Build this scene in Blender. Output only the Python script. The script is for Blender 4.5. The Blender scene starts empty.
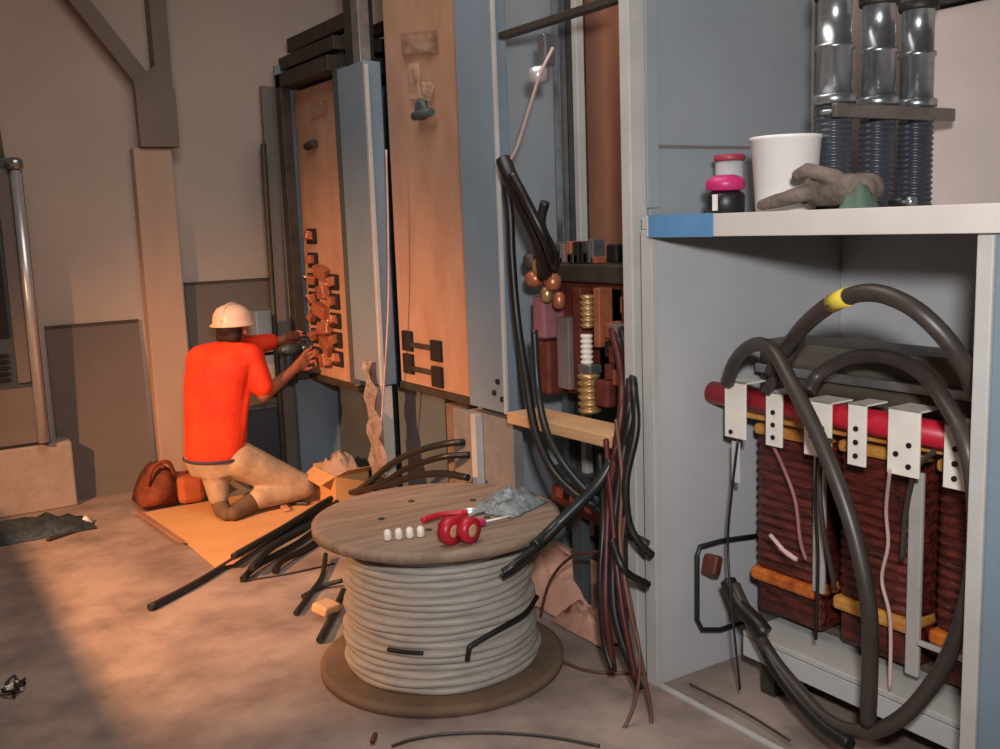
import bpy, bmesh, math, random
from mathutils import Vector, Matrix
random.seed(7)
PI = math.pi
C = bpy.context.scene.collection
V = Vector

# ------------------------------------------------------------------ materials
def lin(c):
    c /= 255.0
    return c/12.92 if c <= 0.04045 else ((c+0.055)/1.055)**2.4

def mat(name, rgb, rough=0.6, metal=0.0, var=0.12, scale=6.0, bump=0.0, bscale=40.0, rgb2=None,
        stretch=(1, 1, 1), spec=0.5, trans=0.0, alpha=1.0, coat=0.0):
    m = bpy.data.materials.new(name); m.use_nodes = True
    nt = m.node_tree; N = nt.nodes; Lk = nt.links
    b = N['Principled BSDF']
    c = [lin(x) for x in rgb]
    c2 = [lin(x) for x in rgb2] if rgb2 else [x*(1-var*2.2) for x in c]
    tc = N.new('ShaderNodeTexCoord'); mp = N.new('ShaderNodeMapping')
    mp.inputs['Scale'].default_value = stretch
    Lk.new(tc.outputs['Object'], mp.inputs['Vector'])
    nz = N.new('ShaderNodeTexNoise'); nz.inputs['Scale'].default_value = scale
    nz.inputs['Detail'].default_value = 5; nz.inputs['Roughness'].default_value = 0.6
    Lk.new(mp.outputs['Vector'], nz.inputs['Vector'])
    cr = N.new('ShaderNodeValToRGB')
    cr.color_ramp.elements[0].position = 0.32; cr.color_ramp.elements[0].color = (*c2, 1)
    cr.color_ramp.elements[1].position = 0.62; cr.color_ramp.elements[1].color = (*c, 1)
    Lk.new(nz.outputs['Fac'], cr.inputs['Fac'])
    Lk.new(cr.outputs['Color'], b.inputs['Base Color'])
    b.inputs['Roughness'].default_value = rough
    b.inputs['Metallic'].default_value = metal
    b.inputs['Specular IOR Level'].default_value = spec
    b.inputs['Transmission Weight'].default_value = trans
    b.inputs['Alpha'].default_value = alpha
    b.inputs['Coat Weight'].default_value = coat
    if bump:
        n2 = N.new('ShaderNodeTexNoise'); n2.inputs['Scale'].default_value = bscale
        n2.inputs['Detail'].default_value = 4
        Lk.new(mp.outputs['Vector'], n2.inputs['Vector'])
        bp = N.new('ShaderNodeBump'); bp.inputs['Strength'].default_value = bump
        bp.inputs['Distance'].default_value = 0.02
        Lk.new(n2.outputs['Fac'], bp.inputs['Height'])
        Lk.new(bp.outputs['Normal'], b.inputs['Normal'])
    return m

M = {}
M['wall'] = mat('painted_wall', (196, 178, 164), 0.85, var=0.05, scale=1.5, bump=0.08, bscale=60)
M['wall_r'] = mat('block_wall', (206, 188, 180), 0.85, var=0.05, scale=2, bump=0.08)
M['ceil'] = mat('ceiling_paint', (150, 145, 138), 0.9, var=0.05)
M['floor'] = mat('dusty_concrete', (162, 142, 130), 0.7, scale=3.0, rgb2=(116, 101, 93), bump=0.35, bscale=7)
M['column'] = mat('column_paint', (198, 166, 144), 0.75, var=0.06, scale=3, stretch=(1, 1, .3))
M['steel_post'] = mat('dull_olive_steel', (132, 118, 104), 0.7, var=0.08, scale=4)
M['board'] = mat('grey_board', (118, 108, 101), 0.75, var=0.05, scale=3)
M['board_edge'] = mat('grey_board_edge', (84, 74, 62), 0.8)
M['blue_grey'] = mat('blue_grey_enamel', (122, 138, 150), 0.34, var=0.05, scale=3, bump=0.03, bscale=5)
M['panel_grey'] = mat('light_grey_enamel', (186, 185, 184), 0.45, var=0.04, scale=2, bump=0.02, bscale=4)
M['side_grey'] = mat('mid_grey_enamel', (150, 156, 160), 0.45, var=0.05, scale=2, bump=0.03, bscale=4)
M['dark_grey'] = mat('dark_grey_enamel', (74, 82, 84), 0.5, var=0.08, scale=4)
M['frame_light'] = mat('pale_steel_edge', (186, 182, 176), 0.45, var=0.06, scale=6)
M['fascia'] = mat('pale_fascia', (206, 196, 188), 0.5, var=0.04, scale=5)
M['tan'] = mat('tan_fibreglass', (188, 146, 120), 0.34, scale=5, rgb2=(168, 126, 102), bump=0.12, bscale=7, stretch=(1, 1, .4))
M['rust_tan'] = mat('rust_brown_board', (168, 116, 90), 0.42, scale=5, rgb2=(146, 98, 74), bump=0.08, bscale=6, stretch=(1, 1, .4))
M['tan_edge'] = mat('tan_cut_edge', (206, 180, 150), 0.5, var=0.06)
M['dark_steel'] = mat('dark_dirty_steel', (76, 68, 60), 0.55, 0.4, scale=8, var=0.2)
M['olive_steel'] = mat('core_lamination', (108, 100, 88), 0.45, 0.35, scale=3, rgb2=(78, 70, 60), stretch=(1, 1, 14))
M['black'] = mat('black_rubber', (30, 27, 26), 0.42, var=0.2)
M['cable_brown'] = mat('dusty_black_cable', (66, 57, 51), 0.42, var=0.15, scale=12)
M['cable_green'] = mat('dark_green_black_cable', (34, 40, 38), 0.4, var=0.15)
M['red_cable'] = mat('dark_red_cable', (84, 32, 28), 0.45, var=0.2)
M['brown_wire'] = mat('brown_wire', (104, 66, 52), 0.5, var=0.1)
M['void'] = mat('dark_slot', (30, 18, 14), 0.8)
M['copper'] = mat('copper_bus', (196, 118, 84), 0.35, 0.45, var=0.15, scale=20)
M['brass'] = mat('brass_fitting', (200, 160, 110), 0.35, 0.6, var=0.15, scale=20)
M['galv'] = mat('galvanised_steel', (176, 180, 182), 0.28, 0.85, var=0.12, scale=16)
M['chrome'] = mat('bright_metal', (226, 226, 228), 0.33, 0.6, var=0.05)
M['strut'] = mat('dusty_strut', (128, 118, 112), 0.4, 0.5, var=0.15, scale=14)
M['cover_grey'] = mat('worn_cover_grey', (92, 102, 108), 0.5, var=0.06)
M['upright'] = mat('warm_grey_upright', (132, 128, 124), 0.5, var=0.12, scale=10)
M['flex'] = mat('grey_black_flexible_conduit', (60, 62, 70), 0.3, var=0.1)
M['white_plastic'] = mat('white_plastic', (236, 228, 222), 0.45, var=0.03)
M['white_paint'] = mat('white_tin_plate', (236, 226, 212), 0.4, var=0.04, scale=14)
M['pvc'] = mat('white_grey_strip', (176, 170, 162), 0.5, var=0.08)
M['red'] = mat('red_insulation', (196, 34, 52), 0.4, var=0.12, scale=14)
M['winding'] = mat('dark_red_varnished_winding', (104, 40, 30), 0.4, scale=30, rgb2=(36, 14, 12), stretch=(1, .35, 1.6), bump=0.5, bscale=60)
M['amber'] = mat('amber_resin', (216, 120, 46), 0.35, scale=16, rgb2=(150, 58, 24), bump=0.3)
M['amber_light'] = mat('yellow_resin', (206, 150, 70), 0.4, scale=20, rgb2=(176, 104, 50))
M['yellow'] = mat('yellow_tape', (226, 200, 70), 0.5)
M['blue_tape'] = mat('blue_masking_tape', (92, 140, 182), 0.6, var=0.06)
M['magenta'] = mat('magenta_cap', (206, 48, 116), 0.4)
M['red_lid'] = mat('dull_red_lid', (168, 56, 70), 0.45)
M['clear'] = mat('cloudy_clear_plastic', (216, 214, 214), 0.25, var=0.04, alpha=0.55)
M['cloudy'] = mat('crumpled_clear_bag', (150, 158, 160), 0.22, var=0.25, scale=30, bump=0.5, alpha=0.85)
M['glove'] = mat('dirty_brown_grey_leather', (122, 106, 94), 0.85, scale=18, rgb2=(86, 74, 66), bump=0.4)
M['green'] = mat('faded_green_cloth', (84, 104, 88), 0.8)
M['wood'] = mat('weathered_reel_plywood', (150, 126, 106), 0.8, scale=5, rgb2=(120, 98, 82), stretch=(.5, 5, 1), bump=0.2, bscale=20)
M['wood_dark'] = mat('dark_reel_wood', (122, 98, 76), 0.85, scale=6, var=0.15)  # darker brown wood for the bottom flange and one upright
M['reel_cable'] = mat('white_grey_cable_jacket', (176, 168, 156), 0.5, var=0.1, scale=9, stretch=(1, 1, 3))
M['plank'] = mat('pale_lumber', (212, 164, 118), 0.7, var=0.1, scale=6, stretch=(4, .6, 4))
M['cardboard'] = mat('tan_cardboard', (214, 160, 104), 0.8, var=0.05, scale=4)
M['cardboard_edge'] = mat('pinkish_cardboard_fold', (196, 138, 106), 0.8, var=0.08)
M['paper_pink'] = mat('pinkish_paper', (214, 160, 136), 0.8, var=0.12, scale=9, bump=0.3)
M['paper'] = mat('crumpled_kraft_paper', (176, 150, 132), 0.85, var=0.1, scale=9, bump=0.3)
M['leather'] = mat('brown_canvas_bag', (132, 62, 30), 0.8, scale=14, rgb2=(96, 42, 22), bump=0.3)
M['leather_light'] = mat('tan_canvas_pocket', (186, 98, 52), 0.8, var=0.1)
M['shirt'] = mat('orange_shirt', (240, 64, 16), 0.8, scale=7, rgb2=(226, 44, 10), bump=0.25, bscale=12)
M['trousers'] = mat('pale_tan_trousers', (190, 160, 128), 0.85, scale=10, var=0.15, bump=0.3, bscale=16)
M['jeans'] = mat('blue_grey_waistband', (70, 62, 76), 0.85, var=0.1)
M['skin'] = mat('tanned_skin', (156, 92, 66), 0.6, var=0.06)
M['hair'] = mat('dark_hair', (44, 26, 22), 0.7)
M['hat'] = mat('dusty_white_hard_hat', (240, 204, 180), 0.4, var=0.05)
M['boot'] = mat('dusty_boot', (110, 84, 60), 0.8, var=0.1)
M['drill'] = mat('dark_teal_tool', (56, 70, 74), 0.4, var=0.1)
M['sleeve'] = mat('dark_forearm_glove', (84, 44, 40), 0.8)
M['switch_box'] = mat('pale_blue_box', (140, 158, 178), 0.45, var=0.06)
M['concrete'] = mat('pale_concrete_block', (172, 156, 146), 0.85, var=0.08, scale=8, bump=0.2)
M['teal_sheet'] = mat('dark_teal_plastic', (58, 66, 70), 0.4, var=0.2, scale=18, bump=0.3)
M['film'] = mat('cloudy_film', (206, 182, 170), 0.3, var=0.2, scale=20, bump=0.5)
M['film_clear'] = mat('clear_highlight_film', (224, 190, 164), 0.12, var=0.1, scale=20, alpha=0.5)
M['rope'] = mat('pink_white_rope', (206, 172, 164), 0.8)
M['pink'] = mat('dull_pink_label', (160, 100, 104), 0.6)
M['green_plate'] = mat('dark_olive_insulator', (82, 76, 48), 0.5, var=0.15)
M['maroon'] = mat('dark_red_brown_base', (104, 46, 34), 0.5, var=0.2, scale=16)
M['breaker'] = mat('grey_breaker', (124, 108, 106), 0.5, var=0.12)

# ------------------------------------------------------------------ mesh helpers
class MB:
    def __init__(s): s.bm = bmesh.new(); s.mi = 0; s.mats = []
    def m(s, key):
        if key not in s.mats: s.mats.append(key)
        s.mi = s.mats.index(key); return s
    def _tag(s, faces):
        for f in faces: f.material_index = s.mi
    def box(s, a, b, bev=0.0):
        x0, x1 = sorted((a[0], b[0])); y0, y1 = sorted((a[1], b[1])); z0, z1 = sorted((a[2], b[2]))
        vs = [s.bm.verts.new(p) for p in ((x0,y0,z0),(x1,y0,z0),(x1,y1,z0),(x0,y1,z0),(x0,y0,z1),(x1,y0,z1),(x1,y1,z1),(x0,y1,z1))]
        fs = [s.bm.faces.new([vs[i] for i in q]) for q in ((3,2,1,0),(4,5,6,7),(0,1,5,4),(1,2,6,5),(2,3,7,6),(3,0,4,7))]
        s._tag(fs)
        if bev:
            es = list({e for f in fs for e in f.edges})
            r = bmesh.ops.bevel(s.bm, geom=es, offset=bev, segments=2, affect='EDGES', profile=.5)
            s._tag(r['faces'])
        return s
    def obox(s, c, size, rot=(0,0,0), bev=0.0):
        t = MB(); t.box([-x/2 for x in size], [x/2 for x in size], bev)
        from mathutils import Euler
        m = Matrix.Translation(V(c)) @ Euler(rot).to_matrix().to_4x4()
        s._merge(t, m); return s
    def _merge(s, t, m=Matrix()):
        mp = {}
        for v in t.bm.verts: mp[v] = s.bm.verts.new(m @ v.co)
        fs = []
        for f in t.bm.faces:
            try: fs.append(s.bm.faces.new([mp[v] for v in f.verts]))
            except ValueError: pass
        s._tag(fs); t.bm.free()
    def tube(s, pts, r, seg=8, cap=True, rf=None):
        pts = [V(p) for p in pts]; n = len(pts)
        rings = []; up = None
        for i, p in enumerate(pts):
            d = (pts[min(i+1, n-1)] - pts[max(i-1, 0)])
            if d.length < 1e-9: d = V((0,0,1))
            d.normalize()
            if up is None:
                up = V((0,0,1)) if abs(d.z) < .9 else V((1,0,0))
            a = (up - d*up.dot(d))
            if a.length < 1e-6: a = V((1,0,0)).cross(d)
            a.normalize(); up = a; b = d.cross(a)
            rr = rf(i/(n-1)) if rf else r
            rings.append([s.bm.verts.new(p + a*rr*math.cos(2*PI*k/seg) + b*rr*math.sin(2*PI*k/seg)) for k in range(seg)])
        fs = []
        for i in range(n-1):
            for k in range(seg):
                f = s.bm.faces.new((rings[i][k], rings[i][(k+1)%seg], rings[i+1][(k+1)%seg], rings[i+1][k])); f.smooth = True; fs.append(f)
        if cap:
            fs.append(s.bm.faces.new(rings[0][::-1])); fs.append(s.bm.faces.new(rings[-1]))
        s._tag(fs); return s
    def lathe(s, prof, c=(0,0,0), seg=32, axis='z', wob=None, smooth=True):
        rings = []
        for (r, z) in prof:
            ring = []
            for k in range(seg):
                a = 2*PI*k/seg; rr = r if not wob else r + wob(a, z)
                p = V((rr*math.cos(a), rr*math.sin(a), z))
                if axis == 'x': p = V((p.z, p.x, p.y))
                if axis == 'y': p = V((p.x, p.z, p.y))
                ring.append(s.bm.verts.new(p + V(c)))
            rings.append(ring)
        fs = []
        for i in range(len(rings)-1):
            for k in range(seg):
                f = s.bm.faces.new((rings[i][k], rings[i][(k+1)%seg], rings[i+1][(k+1)%seg], rings[i+1][k])); f.smooth = smooth; fs.append(f)
        fs.append(s.bm.faces.new(rings[0][::-1])); fs.append(s.bm.faces.new(rings[-1]))
        s._tag(fs); return s
    def poly(s, pts, thick, nrm):
        n = V(nrm).normalized()*thick
        a = [s.bm.verts.new(V(p)) for p in pts]; b = [s.bm.verts.new(V(p)+n) for p in pts]
        fs = [s.bm.faces.new(a), s.bm.faces.new(b[::-1])]
        k = len(pts)
        for i in range(k): fs.append(s.bm.faces.new((a[i], b[i], b[(i+1)%k], a[(i+1)%k])))
        s._tag(fs); return s
    def sheet(s, grid, thick=0.0):
        vs = [[s.bm.verts.new(V(p)) for p in row] for row in grid]
        fs = []
        for i in range(len(vs)-1):
            for j in range(len(vs[0])-1):
                f = s.bm.faces.new((vs[i][j], vs[i+1][j], vs[i+1][j+1], vs[i][j+1])); f.smooth = True; fs.append(f)
        s._tag(fs)
        if thick:
            g = bmesh.ops.solidify(s.bm, geom=fs, thickness=thick)
            s._tag([x for x in g['geom'] if isinstance(x, bmesh.types.BMFace)])
        return s
    def build(s, name, key=None, parent=None, smooth=False):
        me = bpy.data.meshes.new(name)
        bmesh.ops.recalc_face_normals(s.bm, faces=s.bm.faces[:])
        s.bm.to_mesh(me); s.bm.free()
        for k in (s.mats or [key]): me.materials.append(M[k])
        if smooth:
            for p in me.polygons: p.use_smooth = True
        o = bpy.data.objects.new(name, me); C.objects.link(o)
        if parent is not None:
            o.parent = parent; o.matrix_parent_inverse = Matrix.Translation(-parent.location)
        return o

def curve(pts, n=10):
    """smooth Catmull-Rom path through the points"""
    P = [V(p) for p in pts]
    if len(P) < 3: return P
    P = [P[0]*2-P[1]] + P + [P[-1]*2-P[-2]]
    out = []
    for i in range(1, len(P)-2):
        p0, p1, p2, p3 = P[i-1:i+3]
        for k in range(n):
            t = k/n
            out.append(0.5*((2*p1)+(p2-p0)*t+(2*p0-5*p1+4*p2-p3)*t*t+(3*p1-p0-3*p2+p3)*t**3))
    out.append(P[-2]); return out

def tag(o, label=None, cat=None, group=None, kind=None):
    if label: o['label'] = label
    if cat: o['category'] = cat
    if group: o['group'] = group
    if kind: o['kind'] = kind
    return o
def thing(name, loc, label, cat, group=None):
    o = bpy.data.objects.new(name, None); C.objects.link(o); o.location = loc
    o.empty_display_size = 0.1
    return tag(o, label, cat, group)
def struct(name, mb, key=None, parent=None):
    o = mb.build(name, key, parent)
    if parent is None: o['kind'] = 'structure'
    return o
def cable(name, pts, r, key, label, cat='cable', group=None, n=10, seg=8):
    o = MB().tube(curve(pts, n), r, seg).build(name, key)
    return tag(o, label, cat, group)

# ------------------------------------------------------------------ the setting
WY = 6.55           # far wall
struct('floor', MB().box((-3, -3.2, -.1), (4.6, 7.2, 0)), 'floor')
struct('wall_far', MB().box((-3, WY, 0), (4.6, WY+.15, 4.2)), 'wall')
struct('wall_right', MB().box((4.1, -3.2, 0), (4.25, WY, 4.2)), 'wall_r')
struct('wall_back', MB().box((-3, -3.2, 0), (4.1, -3.05, 4.2)), 'wall')
struct('wall_left', MB().box((-3, -3.05, 0), (-2.85, WY, 4.2)), 'wall')
struct('ceiling', MB().box((-3, -3.2, 4.2), (4.6, 7.2, 4.3)), 'ceil')
# waist-high blocker added unseen at left; its top edge cuts the work light off the near-left floor
struct('light_block_wall', MB().box((-.75, 1.2, 0), (-.63, 6.55, 1.2)), 'wall')

# column with brace
t = thing('steel_column', (1.68, 6.43, 0), 'boxed-in beige building column with a diagonal steel brace near the far wall', 'column')
MB().box((1.515, 6.44, 0), (1.745, 6.545, 2.13), .004).build('column_casing', 'column', t)
MB().box((1.68, 6.42, 2.135), (1.78, 6.54, 4.19), .004).build('steel_post', 'steel_post', t)
MB().poly([(1.555, 6.41, 2.135), (1.79, 6.41, 2.135), (1.79, 6.41, 2.48), (1.68, 6.41, 2.62), (1.55, 6.41, 2.52)], .06, (0, 1, 0)).build('gusset_plate', 'steel_post', t)
b = MB(); p0 = V((1.63, 6.43, 2.50)); p1 = V((.86, 6.43, 3.55)); d = (p1-p0).normalized(); nn = V((d.z, 0, -d.x))*.05
b.poly([p0-nn, p0+nn, p1+nn, p1-nn], .06, (0, 1, 0)); b.build('diagonal_brace', 'steel_post', t)

# grey boards leaning on the far wall
def wall_board(x0, x1, h, lab, tilt=.05):
    t = thing('wall_board', ((x0+x1)/2, WY-.06, 0), lab, 'board', 'grey boards against the far wall')
    b = MB(); b.poly([(x0, WY-tilt-.02, 0), (x1, WY-tilt-.02, 0), (x1, WY-.022, h), (x0, WY-.022, h)], .018, (0, 1, 0)); b.build('board_panel', 'board', t)
    b = MB(); b.box((x0, WY-.024, h), (x1, WY-.002, h+.02)); b.build('top_edge', 'board_edge', t)
wall_board(.93, 1.475, 1.06, 'brown-grey board standing on the floor left of the column')
wall_board(1.78, 2.40, 1.27, 'grey board against the wall behind the kneeling worker')

# machine at the left edge
t = thing('machine_cabinet', (.5, 6.4, .455), 'dark machine housing with a bright metal corner tube on a pale block at far left', 'machine')
MB().box((.1, 6.345, .402), (.87, 6.53, 2.06), .01).build('housing', 'dark_grey', t)
MB().box((.15, 6.33, .42), (.83, 6.344, .75), .004).build('lower_panel', 'board', t)
for i in range(5): MB().box((.3, 6.325, .80+i*.035), (.69, 6.344, .816+i*.035)).build('louvre', 'black', t)
MB().box((.2, 6.328, 1.05), (.71, 6.344, 1.9), .004).build('dark_window', 'black', t)
MB().box((.73, 6.328, .78), (.80, 6.344, 2.0), .003).build('side_strip', 'board', t)
MB().tube([(.83, 6.31, .42), (.83, 6.31, 1.99)], .030, 14).build('corner_tube', 'chrome', t)
MB().lathe([(.02,0),(.046,.01),(.046,.05),(.03,.07)], (.83, 6.31, 1.99), 16).build('tube_cap', 'galv', t)
tag(MB().box((.05, 6.34, 0), (.985, 6.53, .40), .012).build('plinth_block', 'concrete'), 'pale concrete block under the dark machine at far left', 'block')
tag(MB().tube([(.775, 6.40, 2.061), (.745, 6.40, 2.85)], .018, 10).build('thin_pipe', 'steel_post'), 'thin dull pipe rising above the dark machine at far left', 'pipe')

# crumpled dark sheet on the floor at left
def crumple(name, cx, cy, lx, ly, h, key, seed, parent=None, rot=0, nx=12, ny=10, z0=0.004):
    rnd = random.Random(seed); g = []
    for i in range(nx):
        row = []
        for j in range(ny):
            u = i/(nx-1)-.5; v = j/(ny-1)-.5
            edge = max(0, 1-(2*abs(u))**3)*max(0, 1-(2*abs(v))**3)
            x = u*lx+rnd.uniform(-.25,.25)*lx/nx; y = v*ly+rnd.uniform(-.25,.25)*ly/ny
            z = z0 + edge*h*rnd.uniform(.35, 1)
            ca, sa = math.cos(rot), math.sin(rot)
            row.append((cx+x*ca-y*sa, cy+x*sa+y*ca, z))
        g.append(row)
    # underside closes the heap
    b = MB(); b.sheet(g)
    low = [[(p[0], p[1], z0-.003) for p in row] for row in g]
    b.sheet([r for r in low])
    return b.build(name, key, parent)
t = thing('plastic_heap', (.8, 5.95, 0), 'dark crumpled plastic sheet on the floor below the pale block', 'plastic sheet')
crumple('sheet_folds', .68, 5.90, .60, .30, .10, 'teal_sheet', 3, t)
crumple('glint_fold', .945, 5.88, .07, .07, .06, 'white_plastic', 5, t, nx=5, ny=5)  # white patch stands in for a glint on the dark sheet

# ------------------------------------------------------------------ switchgear line-up (front plane X = 2.19)
FX = 2.19
def switchgear_body(t, y0, y1, ztop, back=3.0, side='blue_grey'):
    pass

# --- end section A, farthest (Y 5.02 - 5.85)
tA = thing('switchgear_cabinet', (2.6, 5.4, 0), 'farthest tall switchgear section whose tan panel has a column of copper stubs', 'switchgear cabinet', 'switchgear line-up')
MB().box((FX+.02, 5.80, 0), (FX+.75, 5.84, 2.56), .003).build('end_panel', 'blue_grey', tA)
MB().box((FX+.01, 5.715, .7), (FX+.07, 5.80, 2.50), .003).build('edge_post', 'dark_steel', tA)
MB().box((FX+.72, 5.0, 0), (FX+.75, 5.80, 2.5)).build('back_panel', 'dark_grey', tA)
MB().box((2.29, 5.03, .735), (2.31, 5.74, 2.40), .003).build('insulating_barrier', 'tan', tA)
MB().box((2.275, 5.03, .735), (2.289, 5.075, 2.40), .002).build('barrier_edge', 'tan_edge', tA)
MB().box((2.27, 5.03, .70), (2.33, 5.74, .733), .003).build('lower_channel', 'dark_steel', tA)
MB().box((2.20, 5.02, 2.42), (2.75, 5.78, 2.50), .003).build('top_channel', 'dark_steel', tA)
b = MB().box((2.24, 5.02, 2.53), (2.75, 5.82, 2.60), .003).box((2.3, 5.1, 2.50), (2.36, 5.2, 2.53)).box((2.3, 5.6, 2.50), (2.36, 5.7, 2.53)); b.build('upper_rail', 'dark_steel', tA)
MB().box((2.62, 5.03, 0), (2.66, 5.74, .70), .003).build('kick_panel', 'dark_grey', tA)
MB().box((2.45, 5.10, 0.0), (2.48, 5.74, .69), .003).build('lower_cover', 'dark_grey', tA)
MB().tube([(2.27, 5.42, 2.08), (2.27, 5.48, 2.08), (2.27, 5.54, 2.07)], .022, 8).build('pull_handle', 'dark_steel', tA)
rows = [(1.56, 0), (1.42, 0), (1.30, 1), (1.19, 1), (1.08, 1), (.97, 1), (.86, 1)]
rnd = random.Random(11)
rows = [(z, b) for z, b in rows]
for z, both in rows:
    for yy in ((5.60, 5.30) if both else (5.58,)):
        s_ = MB().box((2.270, yy-.062, z-.045), (2.289, yy+.062, z+.045), .006).build('bus_slot', 'void', tA)
        MB().obox((2.262, yy-.015+rnd.uniform(-.01,.01), z+.006), (.06, .045, .05), (rnd.uniform(-.5,.5), rnd.uniform(-.3,.3), rnd.uniform(-.3,.3)), .006).build('bus_stub', 'copper', s_)
        MB().tube([(2.28, yy+.02, z+.01), (2.235, yy+.01+rnd.uniform(-.02,.02), z+rnd.uniform(-.02,.03))], .010, 8).build('bolt', 'brass', s_)
for z in (1.35, 1.24, 1.13, 1.03, .93, .84):
    MB().obox((2.262, 5.44+rnd.uniform(-.03,.03), z), (.05, .13, .075), (rnd.uniform(-.5,.5), rnd.uniform(-.25,.25), rnd.uniform(-.2,.2)), .008).build('copper_link', 'copper', tA)

# --- section B post and tan panel (Y 3.74 - 4.98)
tB = thing('switchgear_cabinet', (2.6, 4.4, 0), 'tall middle switchgear section with a wide plain tan panel and two dark slotted brackets', 'switchgear cabinet', 'switchgear line-up')
MB().box((2.185, 4.56, .80), (2.28, 4.875, 2.40), .006).build('door_post', 'blue_grey', tB)
MB().box((2.215, 4.88, .76), (2.27, 5.0, 2.42), .003).build('gap_shade_strip', 'dark_grey', tB)  # dark strip in place of the shaded gap beside the post
MB().box((2.18, 4.535, .80), (2.20, 4.558, 2.38), .002).build('post_edge', 'frame_light', tB)
MB().box((2.19, 4.56, 0), (2.25, 4.64, .795), .003).build('lower_post', 'frame_light', tB)
MB().box((2.29, 3.74, .82), (2.31, 4.53, 2.90), .003).build('insulating_barrier', 'tan', tB)
MB().box((2.26, 3.72, .82), (2.29, 3.77, 2.90), .003).build('barrier_edge', 'tan_edge', tB)
MB().box((2.20, 3.80, 2.92), (2.75, 4.9, 3.0), .003).build('top_channel', 'dark_steel', tB)
MB().box((2.19, 4.60, 2.40), (2.25, 4.68, 3.2), .003).build('strut_channel', 'galv', tB)
MB().box((2.24, 4.70, 2.40), (2.32, 4.88, 3.2), .003).build('dark_strut', 'dark_steel', tB)
MB().box((2.70, 3.75, 0), (2.73, 5.0, 2.9)).build('back_panel', 'dark_grey', tB)
MB().box((2.40, 4.29, .12), (2.43, 4.80, .745), .003).build('lower_cover', 'cover_grey', tB)
MB().box((2.30, 3.95, .0), (2.36, 4.10, .76), .003).build('brown_upright', 'wood_dark', tB)
MB().box((2.24, 3.76, .0), (2.27, 3.93, .77), .003).build('pale_upright', 'upright', tB)
MB().box((2.28, 3.80, .785), (2.34, 4.53, .818), .003).build('lower_channel', 'dark_steel', tB)
for k, (ya, za) in enumerate(((4.42, 1.035), (4.42, .92), (4.13, 1.01), (4.13, .885))):
    MB().box((2.268, ya-.045, za-.05), (2.289, ya+.045, za+.05), .004).build('bracket_slot', 'void', tB)
for za in (1.02, .90):
    MB().box((2.268, 4.18, za-.012), (2.289, 4.37, za+.012), .004).build('cross_bar', 'dark_steel', tB)
b = MB().lathe([(.03,0),(.05,.01),(.05,.03),(.02,.045)], (2.262, 4.17, 2.13), 14, 'x'); b.build('cable_gland', 'dark_grey', tB)
MB().tube([(2.26, 4.20, 2.10), (2.25, 4.12, 2.10), (2.25, 4.02, 2.10)], .02, 8).build('pull_handle', 'dark_grey', tB)

for (nm, yc, zc, w, h, sd) in (('highlight_film', 4.16, 2.42, .34, .10, 3), ('highlight_film', 4.22, 2.26, .10, .16, 4), ('highlight_film', 4.10, 2.20, .10, .08, 6)):  # film pieces added for the bright highlights on the tan panel
    rnd = random.Random(sd); g = [[(2.286-rnd.uniform(0, .022), yc+w*(i/7-.5), zc+h*(j/5-.5)+.12*w*(i/7-.5)) for j in range(6)] for i in range(8)]
    MB().sheet(g, .001).build(nm, 'film_clear', tB)
rnd = random.Random(9); g = [[(2.286-rnd.uniform(0, .02), 5.36+.22*(i/7-.5), 2.26+.08*(j/4-.5)) for j in range(5)] for i in range(8)]
MB().sheet(g, .001).build('highlight_film', 'film_clear', tA)  # same kind of highlight piece on the far tan panel

# --- section C: open compartment (Y 2.58 - 3.74)
tC = thing('switchgear_cabinet', (2.7, 3.1, 0), 'nearest tall switchgear section, open-fronted with a rust-brown back board', 'switchgear cabinet', 'switchgear line-up')
MB().box((2.19, 3.41, .82), (2.26, 3.69, 2.95), .005).build('wide_post', 'blue_grey', tC)
MB().box((2.185, 3.39, .82), (2.20, 3.408, 2.95), .002).build('post_edge', 'frame_light', tC)
MB().box((2.20, 3.37, 0), (2.25, 3.72, .795), .003).build('lower_post_cover', 'upright', tC)
MB().box((2.16, 3.60, 0), (2.198, 3.64, .79), .002).build('conduit_strip', 'frame_light', tC)
MB().box((2.25, 3.68, 0), (3.05, 3.72, 2.95)).build('partition_panel', 'side_grey', tC)
MB().box((3.02, 2.62, 0), (3.05, 3.68, 2.95)).build('back_panel', 'side_grey', tC)
MB().box((2.78, 2.64, 1.20), (2.80, 3.675, 2.80), .003).build('back_board', 'rust_tan', tC)
MB().box((2.62, 3.555, .2), (2.66, 3.60, 2.8), .004).build('upright_channel', 'galv', tC)
MB().box((2.62, 3.43, .2), (2.66, 3.465, 2.8), .004).build('upright_channel', 'frame_light', tC)
MB().box((2.66, 3.47, .2), (2.70, 3.60, 2.8), .002).build('dark_channel', 'dark_steel', tC)
MB().box((2.19, 2.625, 2.30), (2.23, 3.36, 2.325), .002).build('top_channel', 'dark_steel', tC)
MB().box((2.17, 2.565, 0), (2.24, 2.615, 3.6), .004).build('corner_post', 'frame_light', tC)
MB().box((2.225, 2.545, 1.63), (2.275, 2.553, 3.6), .002).build('corner_trim', 'side_grey', tC)
MB().box((2.245, 2.56, 0), (3.05, 2.61, 3.6), .004).build('side_panel', 'side_grey', tC)
MB().box((3.03, 2.545, 1.64), (3.075, 2.559, 3.6), .003).build('rear_edge_trim', 'frame_light', tC)
MB().box((2.28, 2.553, 1.825), (2.71, 2.559, 1.835)).build('seam_strip', 'board', tC)
b = MB()
for zz in (.45,): b.box((2.6, 2.64, zz), (3.0, 3.66, zz+.04), .003)
b.build('inner_shelf', 'dark_grey', tC)
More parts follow.
